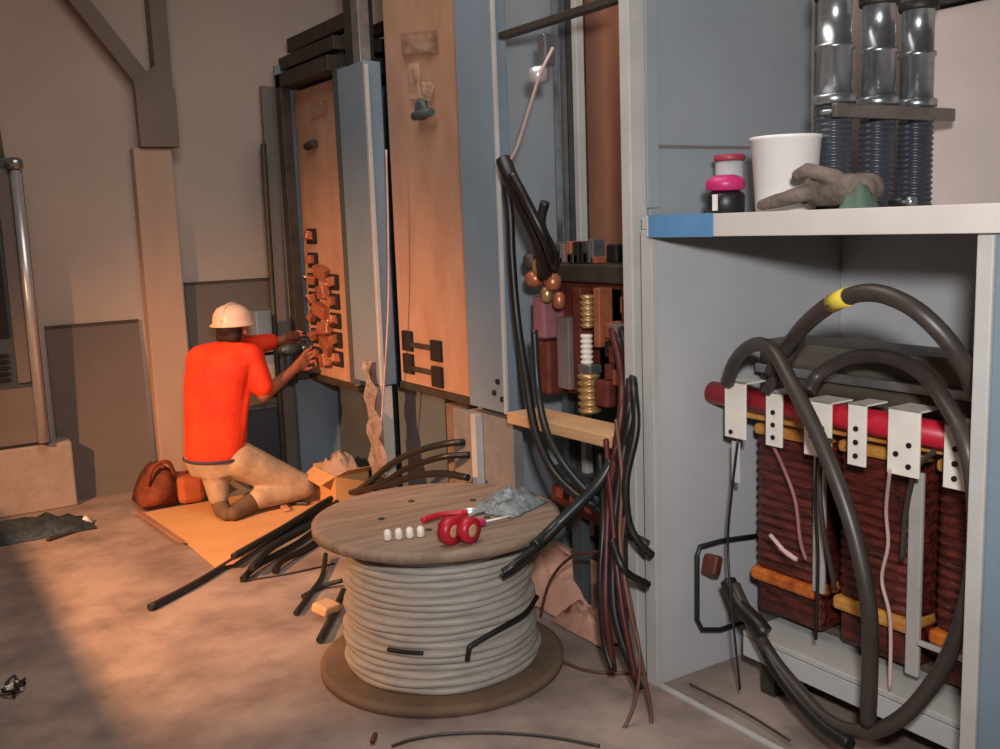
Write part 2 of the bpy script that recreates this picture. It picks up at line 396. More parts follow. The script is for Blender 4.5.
for (yy, zz) in ((3.45,.95),(3.48,.90),(3.42,.88)): MB().lathe([(.012,0),(.012,.008)], (2.1815, yy, zz), 10, 'x').build('knockout_hole', 'void', tC)

# overhead steel channel above sections
b = MB(); b.box((2.35, 4.95, 2.66), (2.43, 5.95, 2.74), .003); b.box((2.5, 4.95, 2.62), (2.56, 5.95, 2.68), .003)
tag(b.build('overhead_channel', 'dark_steel'), 'dark steel channel bridging over the farthest switchgear section', 'steel channel')

# grey tall panel leaning past the far end
tag(MB().box((2.17, 5.945, 0), (2.36, 5.985, 2.46), .004).build('narrow_panel', 'board'), 'narrow upright grey panel just beyond the end of the switchgear', 'panel')
t = thing('floor_pedestal', (2.1, 6.1, 0), 'low base cabinet on the floor in front of the worker, coloured dark as a shaded cabinet end', 'cabinet')
MB().box((1.93, 6.02, 0), (2.42, 6.40, .498), .006).build('body', 'dark_grey', t)  # dark colour stands in for the shade on the cabinet end
MB().box((1.90, 6.0, .50), (2.16, 6.42, .519), .003).build('lid', 'board', t)
tag(MB().tube(curve([(2.12, 5.86, 0), (2.12, 5.86, 1.0), (2.125, 5.86, 2.0), (2.13, 5.865, 2.1)]), .018, 10).build('vertical_conduit', 'dark_steel'), 'thin dark vertical conduit at the corner the worker reaches for', 'conduit')
t = thing('switch_box', (2.3, 6.5, .5), 'pale blue-grey switch box on the grey board beyond the worker', 'switch box')
MB().box((2.19, 6.40, .80), (2.42, 6.525, 1.08), .01).build('upper_box', 'switch_box', t)
MB().box((2.17, 6.40, .52), (2.40, 6.525, .78), .01).build('lower_box', 'switch_box', t)
MB().box((2.21, 6.395, .58), (2.36, 6.401, .72), .002).build('cover_plate', 'panel_grey', t)

# clear plastic hanging at the foot of section B's post
g = []
for i in range(16):
    z = .93 - i*.72/15; row = []
    for j in range(6):
        u = j/5
        row.append((2.15 - .016*math.sin(i*1.9+j*2.3), 4.66 - (.06+.012*i)*(u) + .01*math.sin(i*1.7+j), z))
    g.append(row)
tag(MB().sheet(g, .003).build('plastic_strip', 'film'), 'cloudy pale plastic strip hanging at the foot of the middle blue-grey post', 'plastic strip')

# gear unit in the open compartment -------------------------------------------
t = thing('breaker_assembly', (2.5, 3.1, .86), 'dark breaker assembly with brass and copper terminals standing above the plank', 'circuit breaker')
MB().box((2.40, 2.64, .90), (2.72, 3.30, 1.36), .01).build('base_plate', 'maroon', t)
MB().box((2.36, 2.70, 1.36), (2.74, 3.36, 1.43), .008).build('top_tray', 'dark_steel', t)
MB().box((2.40, 2.90, .95), (2.418, 3.04, 1.34), .004).build('insulator_plate', 'green_plate', t)
for yy in (2.80, 2.86):
    MB().box((2.39, yy-.02, .90), (2.419, yy+.02, 1.36), .004).build('copper_bar', 'red_cable', t)
def insulator(c, h, r, key, nm='insulator'):
    pr = []
    k = 6
    for i in range(k):
        z = h*i/k; pr += [(r*.75, z), (r, z+h/k*.3), (r, z+h/k*.6), (r*.75, z+h/k*.85)]
    return MB().lathe(pr, c, 14).build(nm, key, t)
insulator((2.33, 3.02, .86), .16, .045, 'brass')
insulator((2.33, 3.03, 1.05), .12, .025, 'white_paint')
insulator((2.34, 3.03, 1.19), .13, .03, 'brass')
MB().box((2.31, 2.985, 1.015), (2.37, 3.065, 1.05), .006).build('clamp', 'galv', t)
MB().box((2.30, 3.27, 1.13), (2.42, 3.35, 1.30), .012).build('pink_module', 'pink', t)
MB().box((2.31, 3.26, .90), (2.42, 3.34, 1.12), .012).build('brown_module', 'maroon', t)
for i, (yy, zz, k, s_) in enumerate(((3.34,1.37,'copper',.04),(3.30,1.42,'brass',.035),(3.22,1.36,'copper',.035),(3.36,1.44,'dark_steel',.035),(3.26,1.31,'brass',.025),(3.18,1.29,'copper',.025))):
    MB().lathe([(s_*.6,-.03),(s_,-.015),(s_,.02),(s_*.5,.035)], (2.30, yy-.02, zz), 12).build('terminal', k, t)
for i, zz in enumerate((.90, 1.0, 1.10)):
    MB().box((2.31, 2.72, zz), (2.41, 2.83, zz+.07), .01).build('breaker_pole', 'breaker', t)
for i, (yy, zz) in enumerate(((2.78,1.45),(2.86,1.44),(2.96,1.45),(2.74,1.52))):
    MB().box((2.40, yy-.03, zz-.015), (2.48, yy+.03, zz+.055), .008).build('relay', 'breaker' if i%2 else 'black', t)
MB().box((2.305, 2.88, .90), (2.39, 2.96, 1.0), .01).build('red_module', 'maroon', t)
rnd = random.Random(5)
for i in range(22):
    yy = 2.70+.042*(i % 6)+rnd.uniform(-.01,.01); zz = 1.02+.085*(i//6)+rnd.uniform(-.012,.012)
    MB().box((2.35-rnd.uniform(0,.03), yy-.017, zz-.028), (2.398, yy+.017, zz+.032), .005).build('contact_block', rnd.choice(['breaker','maroon','black','copper','green_plate','breaker','dark_steel']), t)
for i in range(12):
    yy = 3.30-.05*(i % 6)+rnd.uniform(-.01,.01); zz = 1.455+.05*(i//6)
    MB().box((2.38, yy-.016, 1.432), (2.44, yy+.016, zz+rnd.uniform(0,.03)), .004).build('tray_fitting', rnd.choice(['dark_steel','copper','black','galv','breaker']), t)
MB().box((2.33, 2.95, 1.12), (2.398, 2.985, 1.345), .005).build('copper_bar', 'copper', t)
MB().box((2.34, 3.08, .93), (2.398, 3.13, 1.34), .005).build('copper_bar', 'maroon', t)
MB().box((2.34, 3.16, .93), (2.398, 3.24, 1.22), .006).build('barrier_plate', 'breaker', t)
tag(MB().obox((2.20, 2.965, .835), (.16, .62, .045), (0, 0, .03), .004).build('wood_plank', 'plank'), 'short pale wooden plank sticking out of the open switchgear section', 'plank')
t = thing('cable_clamp', (2.2, 3.12, 2.2), 'shiny metal clamp hanging from the top of the open section', 'clamp')
MB().box((2.20, 3.07, 2.16), (2.25, 3.12, 2.275), .008).build('clamp_body', 'galv', t)
MB().lathe([(.02,0),(.035,.01),(.035,.05),(.02,.06)], (2.19, 3.10, 2.10), 12).build('clamp_nut', 'chrome', t)
cable('pull_rope', [(2.12,3.237,1.805), (2.12,3.158,1.866), (2.12,3.065,2.001), (2.13,3.004,2.115), (2.17,2.976,2.206)], .006, 'rope', 'pale pink pull rope slanting up to the shiny clamp', 'rope')
cable('pull_rope', [(2.165,4.32,1.958), (2.165,4.342,1.586), (2.165,4.388,1.201), (2.165,4.498,0.742), (2.165,4.602,0.36)], .005, 'rope', 'pale thin cord hanging down the middle switchgear post', 'rope')

# cables in and below the open compartment
G1 = 'black cables entering the breaker'
cable('power_cable', [(2.1,3.218,1.834), (2.1,3.162,1.749), (2.15,3.149,1.637), (2.2,3.129,1.501), (2.27,3.207,1.393)], .03, 'black', 'thickest black cable dropping diagonally onto the breaker terminals', group=G1)
cable('power_cable', [(2.05,3.085,1.771), (2.07,3.017,1.66), (2.12,2.988,1.533), (2.22,3.088,1.447)], .018, 'black', 'thinner black cable beside the thickest diagonal one', group=G1)
cable('power_cable', [(2.16,3.038,1.67), (2.16,3.067,1.587), (2.2,3.058,1.493), (2.24,3.097,1.424)], .018, 'cable_green', 'short dark cable stub pointing up above the breaker terminals', group=G1)
G2 = 'black cables hanging in the open section'
cable('power_cable', [(2.12,3.234,1.742), (2.12,3.213,1.629), (2.12,3.21,1.458), (2.12,3.189,1.229), (2.1,3.111,1.007), (2.06,3.003,0.836), (2.06,2.908,0.709), (2.06,2.783,0.645), (2.08,2.65,0.598), (2.1,2.568,0.55), (2.14,2.471,0.513)], .016, 'black', 'long black cable hanging left of the breaker and looping under the plank', group=G2)
cable('power_cable', [(2.13,3.091,1.197), (2.12,3.062,0.972), (2.08,2.961,0.84), (2.08,2.866,0.736), (2.08,2.733,0.659), (2.1,2.642,0.611)], .014, 'cable_green', 'shorter dark cable hanging inside the long looping one', group=G2)
cable('power_cable', [(1.66,2.629,0.478), (1.7,2.617,0.5), (1.775,2.639,0.519), (1.85,2.658,0.539), (1.97,2.676,0.602), (2.06,2.667,0.666), (2.09,2.592,0.764), (2.12,2.54,0.899), (2.15,2.553,1.003)], .015, 'black', 'thick black cable rising from above the reel edge to the compartment', group=G2)
cable('power_cable', [(1.8,2.651,0.531), (1.9,2.686,0.561), (1.99,2.656,0.639), (2.05,2.62,0.709), (2.1,2.604,0.781)], .020, 'cable_green', 'short thick black cable end beside the reel rim', group=G2)
G3 = 'cable bundle falling from the breaker to the floor'
bun = [
 ([(2.33,2.874,1.194), (2.24,2.722,1.089), (2.14,2.593,0.992), (2.1,2.581,0.827), (2.07,2.587,0.657), (2.03,2.559,0.46), (2,2.527,0.301), (2,2.496,0.091)], .014, 'red_cable', 'dark red cable at the left of the falling bundle'),
 ([(2.33,2.816,1.198), (2.24,2.678,1.104), (2.15,2.563,1.012), (2.11,2.551,0.831), (2.07,2.55,0.647), (2.03,2.522,0.471), (2,2.475,0.282), (2.02,2.382,0.066)], .015, 'black', 'thick black cable in the middle of the falling bundle'),
 ([(2.12,2.659,0.846), (2.05,2.551,0.668), (2,2.469,0.492), (1.98,2.409,0.309), (1.98,2.354,0.123)], .010, 'red_cable', 'thin dark red wire winding down the falling bundle'),
 ([(2.1,2.578,0.931), (2.06,2.504,0.745), (2.02,2.471,0.555), (1.99,2.399,0.378), (1.99,2.339,0.194), (1.99,2.295,0.024), (1.95,2.265,-0.063)], .007, 'brown_wire', 'thin brown wire running from the bundle to the floor edge'),
 ([(2.06,2.475,0.683), (2.03,2.474,0.518), (2,2.392,0.344), (1.98,2.333,0.199), (1.94,2.318,0.063), (1.86,2.314,-0.045)], .006, 'brown_wire', 'thin brown wire curling left at the bottom of the bundle'),
 ([(2.32,2.794,1.164), (2.22,2.638,1.088), (2.13,2.518,1.03), (2.1,2.476,0.912), (2.06,2.483,0.749), (2.06,2.476,0.614), (2.08,2.451,0.541), (2.12,2.428,0.49)], .014, 'black', 'black cable hooking right towards the transformer enclosure'),
 ([(2,2.488,0.555), (2,2.429,0.469), (2.1,2.427,0.395)], .013, 'black', 'lower black cable hooking right under the first hook'),
 ([(2.13,2.707,0.782), (2.05,2.596,0.588), (2,2.556,0.398), (1.99,2.529,0.196), (1.99,2.489,0.104)], .011, 'black', 'black cable at the outer left of the bundle with a free end'),
]
for pts, r, k, lab in bun: cable('power_cable', pts, r, k, lab, group=G3)
# cable stubs against enclosure side
for i, (a, b_, lab) in enumerate(((450, 458, 'topmost'), (478, 486, 'middle'), (495, 508, 'lowest'))):
    pts = [(2.20, 2.74, (1.02-.12*i)*.66+.02), (2.17, 2.68, (1.02-.12*i)*.66-.0), (2.165, 2.635, (1.02-.12*i)*.66-.015)]
    cable('cable_stub', pts, .02, 'cable_green', lab + ' of three dark cable stubs behind the corner post of the transformer enclosure', group='cable stubs by the corner post')
# red-brown clamp block behind the bundle
t = thing('lug_block', (2.25, 3.0, .45), 'dull red block with pale cable lugs behind the crossing black cables', 'terminal block')
MB().obox((2.30, 3.02, .50), (.08, .36, .07), (.12, 0, 0), .008).build('block', 'maroon', t)
for k in range(3): MB().obox((2.245, 2.92+.09*k, .52+.011*k), (.03, .05, .04), (0, 0, 0), .006).build('cable_lug', 'pink', t)
MB().box((2.34, 3.10, .0), (2.38, 3.17, .47), .003).build('block_support', 'dark_grey', t)
# lower inner cover of section C
tag(MB().box((2.72, 2.64, .001), (2.75, 3.34, .40), .003).build('loose_cover', 'side_grey'), 'low grey cover plate standing inside the open section behind the cables', 'cover plate')

t = thing('paper_heap', (2.3, 3.2, 0), 'crumpled pinkish packing paper on the floor between the reel and the cable bundle', 'paper')
crumple('paper_folds', 2.42, 3.36, .36, .62, .22, 'paper_pink', 31, t, z0=.012)
crumple('paper_folds', 2.28, 2.98, .16, .34, .10, 'paper_pink', 33, t, z0=.012)

# ------------------------------------------------------------------ transformer enclosure
t = thing('transformer_enclosure', (2.6, 1.9, 0), 'large open-fronted light grey enclosure around the transformer at right', 'enclosure')
MB().box((2.19, 2.47, 0), (3.12, 2.50, 1.56), .002).build('left_side_panel', 'panel_grey', t)
MB().box((2.165, 2.462, 0), (2.19, 2.515, 1.56), .002).build('left_front_edge', 'frame_light', t)
MB().box((3.10, 1.0, 0), (3.13, 2.468, 1.56), .002).build('back_panel', 'panel_grey', t)
MB().box((2.17, 1.0, 1.562), (3.13, 2.515, 1.60), .002).build('top_panel', 'panel_grey', t)
MB().box((2.15, .95, 1.537), (2.169, 2.47, 1.604), .002).build('fascia', 'fascia', t)
MB().box((2.155, 1.302, 0), (2.21, 1.342, 1.534), .003).build('right_front_post', 'frame_light', t)
MB().box((2.162, .95, 0), (2.19, 1.30, 1.534), .003).build('right_cover', 'blue_grey', t)
MB().box((2.165, 1.343, 0), (2.185, 2.46, .012), .002).build('sill', 'frame_light', t)
tag(MB().box((2.142, 2.17, 1.536), (2.150, 2.45, 1.606)).build('masking_tape', 'blue_tape'), 'strip of blue masking tape on the front edge of the enclosure top', 'tape')

# the transformer
t = thing('transformer', (2.7, 1.85, 0), 'dry-type transformer with three dark red coils under a red bar', 'transformer')
for k, (ya, yb) in enumerate(((2.055, 2.35), (1.712, 2.005), (1.365, 1.668))):
    c = (2.70, (ya+yb)/2, 0); rx = .20; ry = (yb-ya)/2
    b = MB(); prof = []
    n = 30
    rings = []
    for i in range(n+1):
        z = .40 + .46*i/n; r_ = 1 + (.018 if i % 2 else -.018)
        ring = []
        for q in range(28):
            a = 2*PI*q/28; ex = .32
            cx_ = math.copysign(abs(math.cos(a))**ex, math.cos(a)); sy_ = math.copysign(abs(math.sin(a))**ex, math.sin(a))
            ring.append(b.bm.verts.new((c[0]+rx*r_*cx_, c[1]+ry*(1+(r_-1)*.5)*sy_, z)))
        rings.append(ring)
    for i in range(n):
        for q in range(28): b.bm.faces.new((rings[i][q], rings[i][(q+1)%28], rings[i+1][(q+1)%28], rings[i+1][q]))
    b.bm.faces.new(rings[0][::-1]); b.bm.faces.new(rings[-1])
    coil = b.build('coil', 'winding', t)
    MB().box((2.485, ya+.01, .355), (2.90, yb-.01, .40), .012).build('resin_ring', 'amber' if k != 1 else 'amber_light', coil)
    MB().box((2.52, ya+.01, .235), (2.88, yb-.01, .354), .02).build('lower_end', 'winding', coil)
    MB().box((2.50, ya+.01, .862), (2.88, yb-.01, .90), .012).build('upper_ring', 'amber_light', coil)
b = MB()
b.box((2.60, 1.36, .98), (2.80, 2.40, 1.17), .004)
b.build('top_yoke', 'olive_steel', t)
MB().box((2.57, 1.36, 1.06), (2.595, 2.40, 1.09), .003).build('clamp_angle', 'galv', t)
MB().box((2.57, 1.36, .96), (2.598, 2.40, .99), .003).build('lower_clamp_angle', 'galv', t)
MB().box((2.60, 1.36, .12), (2.80, 2.40, .23), .004).build('bottom_yoke', 'olive_steel', t)
MB().box((2.40, 1.345, .185), (2.60, 2.29, .205), .003).build('base_channel', 'frame_light', t)
MB().box((2.40, 1.345, .115), (2.415, 2.29, .182), .002).build('channel_web', 'panel_grey', t)
for yy in (1.45, 2.2): MB().box((2.42, yy-.03, 0), (2.78, yy+.03, .112), .003).build('foot', 'dark_steel', t)
# red bar with gaps where the plates hang
bar = MB().tube([(2.425, 2.455, 1.0), (2.425, 1.345, .985)], .038, 18).build('red_bar', 'red', t)
MB().box((2.455, 1.35, .925), (2.49, 2.40, .962), .004).build('amber_strip', 'amber_light', t)
plates = [(2.30, 1.06, .872, .092, 0), (2.135, 1.045, .872, .066, 2), (1.965, 1.04, .87, .10, 1), (1.825, 1.05, .868, .062, 2), (1.672, 1.055, .868, .10, 1), (1.515, 1.035, .862, .07, 2)]
for (yy, zt, zb, w, kind) in plates:
    b = MB(); b.box((2.372, yy-w/2, zb), (2.380, yy+w/2, zt), .002)
    b.box((2.372, yy-w/2, zt-.006), (2.47, yy+w/2, zt), .002)
    pl = b.build('terminal_plate', 'white_paint', t)
    hs = [(0, .03), (0, .07), (0, .11)] if kind == 2 else [(-.02, .03), (.02, .06), (-.02, .09)] if kind == 1 else [(.015, .02)]
    for (dy, dz) in hs:
        MB().lathe([(.008, 0), (.008, .004)], (2.366, yy+dy, zb+dz), 10, 'x').build('bolt_hole', 'black', pl)
MB().box((2.375, 2.285, .72), (2.385, 2.32, .86), .004).build('plate_lead', 'clear', t)
for yy, z0, z1, k in ((2.03, .40, .86, 'pvc'), (1.69, .25, .86, 'pvc')):
    MB().box((2.46, yy-.022, z0), (2.475, yy+.022, z1), .004).build('white_spacer', k, t)
MB().box((2.44, 1.40, .36), (2.455, 1.66, .375), .003).build('thin_rod', 'pvc', t)

# thin wires over the coils
w1 = [
 ([(2.4,2.174,0.884), (2.42,2.142,0.805), (2.43,2.097,0.697), (2.43,2.075,0.571), (2.43,2.051,0.511)], .006, 'pink', 'pinkish wire hanging over the left transformer coil'),
 ([(2.36,1.703,0.882), (2.43,1.763,0.74), (2.43,1.754,0.637), (2.43,1.772,0.526), (2.42,1.734,0.418), (2.38,1.7,0.227)], .0055, 'rope', 'pale wire hanging over the middle transformer coil'),
 ([(2.33,2.245,0.883), (2.33,2.271,0.711), (2.33,2.29,0.537), (2.3,2.247,0.35), (2.28,2.188,0.065)], .004, 'black', 'thin dark wire hanging from the leftmost plate'),
 ([(2.4,1.984,0.884), (2.4,1.993,0.725), (2.4,1.979,0.538), (2.38,1.967,0.287)], .005, 'black', 'thin black wire dropping between left and middle coils'),
 ([(2.36,2.136,0.586), (2.36,2.07,0.544), (2.36,2.027,0.533), (2.36,2.095,0.554)], .007, 'rope', 'short pale wire end poking out at the left coil foot'),
 ([(2.36,1.57,0.957), (2.4,1.649,0.886), (2.42,1.691,0.758), (2.42,1.7,0.609)], .008, 'cable_brown', 'dark lead curving down in front of the right coil'),
 ([(2.34,1.892,0.939), (2.36,1.943,0.836), (2.36,1.933,0.684), (2.4,1.914,0.46)], .008, 'cable_brown', 'dark lead curving down between left and middle coils'),
]
for pts, r, k, lab in w1: cable('wire', pts, r, k, lab, 'wire', 'wires in front of the coils')
GC = 'heavy cables looping around the transformer'
t = thing('power_cable', (2.25, 2.2, .9), 'heaviest dusty cable arching high over the coils with a yellow tape band', 'cable', GC)
pA = [(2.36,2.131,1.113), (2.32,2.045,1.193), (2.25,1.9,1.292), (2.2,1.759,1.362), (2.18,1.638,1.389), (2.18,1.533,1.363), (2.2,1.462,1.304), (2.24,1.422,1.226), (2.3,1.423,1.144)]
MB().tube(curve(pA), .0235, 12).build('cable_jacket', 'cable_brown', t)
pY = [(2.21,1.786,1.352), (2.2,1.752,1.365), (2.19,1.719,1.375)]
MB().tube(pY, .026, 12).build('tape_band', 'yellow', t)
cable('power_cable', [(2.36,2.322,1.053), (2.34,2.267,1.133), (2.3,2.158,1.198), (2.26,2.041,1.199), (2.22,1.93,1.112), (2.2,1.83,0.999), (2.18,1.734,0.864), (2.17,1.662,0.716), (2.17,1.62,0.547), (2.2,1.636,0.378), (2.22,1.653,0.19)], .0225, 'cable_brown', 'heavy dusty cable arching from the leftmost plate down across the coils', group=GC)
cable('power_cable', [(2.36,2.155,1.047), (2.36,2.107,1.109), (2.4,2.088,1.175), (2.5,2.143,1.199)], .018, 'cable_brown', 'short heavy cable behind the leftmost arch', group=GC)
cable('power_cable', [(2.4,2.024,1.058), (2.44,2.013,1.11), (2.46,1.92,1.163), (2.42,1.771,1.187), (2.34,1.604,1.171), (2.26,1.474,1.112), (2.21,1.385,1.027), (2.21,1.357,0.899), (2.23,1.367,0.741), (2.27,1.417,0.56), (2.3,1.493,0.383), (2.26,1.566,0.243), (2.22,1.652,0.169), (2.22,1.781,0.144), (2.26,1.933,0.171), (2.3,2.08,0.219), (2.32,2.205,0.324), (2.34,2.273,0.381)], .022, 'cable_brown', 'heavy dusty cable circling down the right post and under the base channel', group=GC)
cable('power_cable', [(2.32,2.148,0.254), (2.28,2.041,0.196), (2.24,1.915,0.152), (2.2,1.782,0.132), (2.18,1.68,0.131)], .02, 'black', 'heavy black cable under the base channel inside the larger loop', group=GC)
cable('power_cable', [(2.34,2.3,0.387), (2.32,2.227,0.331), (2.3,2.13,0.302), (2.3,2.101,0.282)], .028, 'black', 'stubby black cable end resting by the wire loop', group=GC)
lp = [(2.628,2.44,0.452), (2.454,2.44,0.47), (2.348,2.44,0.47), (2.334,2.44,0.441), (2.332,2.44,0.209), (2.355,2.44,0.167), (2.443,2.44,0.144), (2.563,2.44,0.143)]
tag(MB().tube(lp, .009, 8).build('wire_loop', 'cable_green'), 'dark rectangular hoop hanging on the inner left side of the enclosure', 'hoop')
tag(MB().obox((2.36,2.394,0.415), (.04, .06, .07), (0, .3, .2), .01).build('dark_connector', 'maroon'), 'small dark connector inside the rectangular hoop', 'connector')

# ------------------------------------------------------------------ on top of the enclosure
ZT = 1.6005
t = thing('bottle', (2.26, 2.27, ZT), 'squat black bottle with a magenta cap at the left end of the enclosure top', 'bottle')
MB().lathe([(.05,0),(.058,.006),(.058,.055),(.052,.064),(.04,.07)], (2.26, 2.23, ZT), 24).build('bottle_body', 'black', t)
MB().lathe([(.038,.07),(.058,.074),(.06,.10),(.045,.112),(.03,.118)], (2.26, 2.23, ZT), 24).build('cap', 'magenta', t)
MB().box((2.197, 2.205, ZT+.012), (2.203, 2.222, ZT+.06)).build('label_strip', 'white_plastic', t)
t = thing('plastic_jar', (2.42, 2.33, ZT), 'cloudy clear jar with a dull red lid behind the black bottle', 'jar')
MB().lathe([(.04,0),(.045,.01),(.045,.165),(.04,.17)], (2.42, 2.37, ZT), 24).build('jar_body', 'clear', t)
MB().lathe([(.047,.17),(.05,.174),(.05,.185),(.046,.19)], (2.42, 2.37, ZT), 24).build('lid', 'red_lid', t)
t = thing('plastic_bucket', (2.34, 2.04, ZT), 'white plastic bucket, open-topped and slightly tapered, on the enclosure top', 'bucket')
MB().lathe([(.082,0),(.086,.004),(.100,.208),(.104,.21),(.104,.219),(.098,.219),(.095,.208),(.080,.01),(.001,.009)], (2.34, 2.065, ZT), 40).build('bucket_shell', 'white_plastic', t)

# skin-modifier surfaces turned into plain meshes
def skin(name, verts, edges, radii, key, parent=None, sub=2, root=0):
    me = bpy.data.meshes.new(name); me.from_pydata([tuple(v) for v in verts], edges, []); me.update()
    o = bpy.data.objects.new('tmp_'+name, me); C.objects.link(o)
    md = o.modifiers.new('s', 'SKIN'); md.use_smooth_shade = True
    if not me.skin_vertices:
        me.attributes.new('x', 'FLOAT', 'POINT')
    sv = me.skin_vertices[0].data
    for i, r in enumerate(radii):
        sv[i].radius = (r, r) if not isinstance(r, tuple) else r
        sv[i].use_root = (i == root)
    ms = o.modifiers.new('u', 'SUBSURF'); ms.levels = sub; ms.render_levels = sub
    dg = bpy.context.evaluated_depsgraph_get(); dg.update()
    m2 = bpy.data.meshes.new_from_object(o.evaluated_get(dg))
    m2.name = name; bpy.data.objects.remove(o)
    m2.materials.clear(); m2.materials.append(M[key])
    for p in m2.polygons: p.use_smooth = True
    r_ = bpy.data.objects.new(name, m2); C.objects.link(r_)
    if parent is not None:
        r_.parent = parent; r_.matrix_parent_inverse = Matrix.Translation(-parent.location)
    return r_

# work glove: palm slumped, five fingers
t = thing('work_glove', (2.26, 1.80, ZT), 'slumped dirty brown-grey leather work glove in front of the conduits', 'glove')
glove_root = t
t = thing('bolt_pair', (2.2, 1.55, ZT), 'small black bolt lying at the foot of the conduits', 'bolt')
MB().lathe([(.012,0),(.012,.05)], (2.19, 1.545, ZT+.014), 12, 'y').build('shank', 'black', t)
MB().lathe([(.014,0),(.014,.016)], (2.19, 1.53, ZT+.014), 6, 'y').build('head', 'galv', t)

# conduits
labs = ['left', 'middle', 'right']
for k, (xx, yy) in enumerate(((2.47, 2.0), (2.67, 2.0), (2.86, 2.0))):
    t = thing('conduit', (xx, yy, ZT), labs[k] + ' of three upright steel conduits standing on the enclosure top', 'conduit', 'conduits on the enclosure top')
    pr = []; z = 0.0
    while z < .30:
        pr += [(.049, z), (.054, z+.006), (.054, z+.010), (.049, z+.015)]; z += .017
    MB().lathe(pr, (xx, yy, ZT), 24).build('flexible_sleeve', 'flex', t)
    MB().lathe([(.056,.305),(.062,.31),(.062,.33),(.056,.335)], (xx, yy, ZT), 24).build('locknut', 'galv', t)
    MB().lathe([(.050,.336),(.050,.46),(.056,.462),(.056,.475),(.048,.477),(.048,.62),(.055,.622),(.055,.66),(.044,.665),(.044,1.9)], (xx, yy, ZT), 24).build('steel_tube', 'galv', t)
    for zz in (.60, .80): MB().lathe([(.057, zz), (.06, zz+.005), (.06, zz+.02), (.057, zz+.025)], (xx, yy, ZT), 24).build('coupling', 'dark_steel', t)
t = thing('strut_clamp', (2.66, 1.95, ZT+.27), 'horizontal steel strut with clamps holding the three conduits', 'strut')
MB().box((2.39, 1.925, ZT+.262), (2.955, 1.945, ZT+.302), .004).build('strut_rail', 'strut', t)
for xx in (2.47, 2.67, 2.86):
    MB().tube([(xx+.058*math.cos(a), yy+.058*math.sin(a)*1.0, ZT+.282) for a in [PI+PI*i/14 for i in range(15)]], .008, 8).build('clamp_strap', 'galv', t)
for k, (xx, lab) in enumerate(((2.575, 'between the left and middle conduits'), (2.775, 'between the middle and right conduits'))):
    tag(MB().tube([(xx, 2.06, ZT), (xx, 2.06, 3.5)], .016, 12).build('thin_rod', 'galv'), 'thin upright rod ' + lab, 'rod', 'rods among the conduits')
# pale cabinet behind conduits at right edge
t = thing('wall_cabinet', (3.4, 1.5, 1.61), 'pale beige box at the right edge behind the conduits', 'cabinet')
MB().box((3.05+.09, 1.0, 1.45), (3.5, 2.15, 2.25), .006).build('body', 'wall_r', t)
MB().box((3.12, .95, 2.26), (3.52, 2.18, 2.285), .003).build('lid', 'dark_steel', t)

# ------------------------------------------------------------------ cable reel
RC = (1.68, 3.10)
t = thing('cable_reel', (RC[0], RC[1], 0), 'large wooden reel wound with off-white cable, lying flat in the foreground', 'cable reel')
def wobf(a, z): return .004*math.sin(3*a+z*40)+.003*math.sin(7*a-z*90)
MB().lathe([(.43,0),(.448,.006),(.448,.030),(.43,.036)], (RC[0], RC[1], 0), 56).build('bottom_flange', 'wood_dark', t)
MB().lathe([(.43,.525),(.448,.531),(.448,.558),(.43,.564)], (RC[0], RC[1], 0), 56).build('top_flange', 'wood', t)
pr = []; n = 19; h = .488/n
for i in range(n):
    z = .0365+i*h; R0 = .352 - .028*i/n + .006*math.sin(i*1.7)
    for q in range(6):
        a = PI*q/5; pr.append((R0 - h/2 + h*.5*math.sin(a) + .006, z + h*(1-math.cos(a))/2))
MB().lathe(pr, (RC[0], RC[1], 0), 72, wob=wobf).build('wound_cable', 'reel_cable', t)
for k in range(5):
    a = k*2*PI/5+.3; MB().lathe([(.012,.564),(.012,.568),(.006,.570)], (RC[0]+.2*math.cos(a), RC[1]+.2*math.sin(a), 0), 8).build('flange_bolt', 'dark_steel', t)
def on_reel(a0, a1, z0, z1, r=.355, n=12): 
    return [(RC[0]+r*math.cos(a0+(a1-a0)*i/n), RC[1]+r*math.sin(a0+(a1-a0)*i/n), z0+(z1-z0)*i/n) for i in range(n+1)]
MB().tube(on_reel(-2.61, -2.25, .190, .188), .008, 8).build('tie_strap', 'black', t)
MB().tube(curve([(1.571,2.730,.165),(1.578,2.728,.200),(1.592,2.728,.215),(1.70,2.722,.247),(1.82,2.748,.262),(1.90,2.79,.29)],6), .009, 8).build('loose_strap', 'black', t)

ZR = .5655
GT = 'rolls of red tape on the reel'
for (x, y, r, key, lab) in ((1.545, 2.76, .045, 'red', 'left brighter red tape roll standing on the reel top'), (1.60, 2.735, .043, 'magenta', 'right pinker red tape roll standing on the reel top')):
    t = thing('tape_roll', (x, y, ZR), lab, 'tape roll', GT)
    b = MB()
    b.lathe([(.022,-.018),(r,-.018),(r,.018),(.022,.018)], (0,0,0), 28, 'y')
    o = b.build('tape', 'red', t); 
    o.matrix_parent_inverse = Matrix(); o.location = (0, 0, r); o.rotation_euler = (0, 0, .35)
    q = MB().lathe([(.012,-.019),(.021,-.019),(.021,.019),(.012,.019)], (0,0,0), 20, 'y').build('core', 'plank', t)
    q.matrix_parent_inverse = Matrix(); q.location = (0, 0, r); q.rotation_euler = (0, 0, .35)
t = thing('pliers', (1.72, 2.98, ZR), 'pliers with red handles lying across the reel top', 'pliers')
MB().tube(curve([(1.58,3.02,ZR+.012),(1.66,3.03,ZR+.014),(1.74,3.00,ZR+.014)]), .011, 10).build('handle', 'red', t)
MB().tube(curve([(1.60,2.93,ZR+.012),(1.67,2.95,ZR+.014),(1.74,2.985,ZR+.014)]), .011, 10).build('handle', 'red', t)
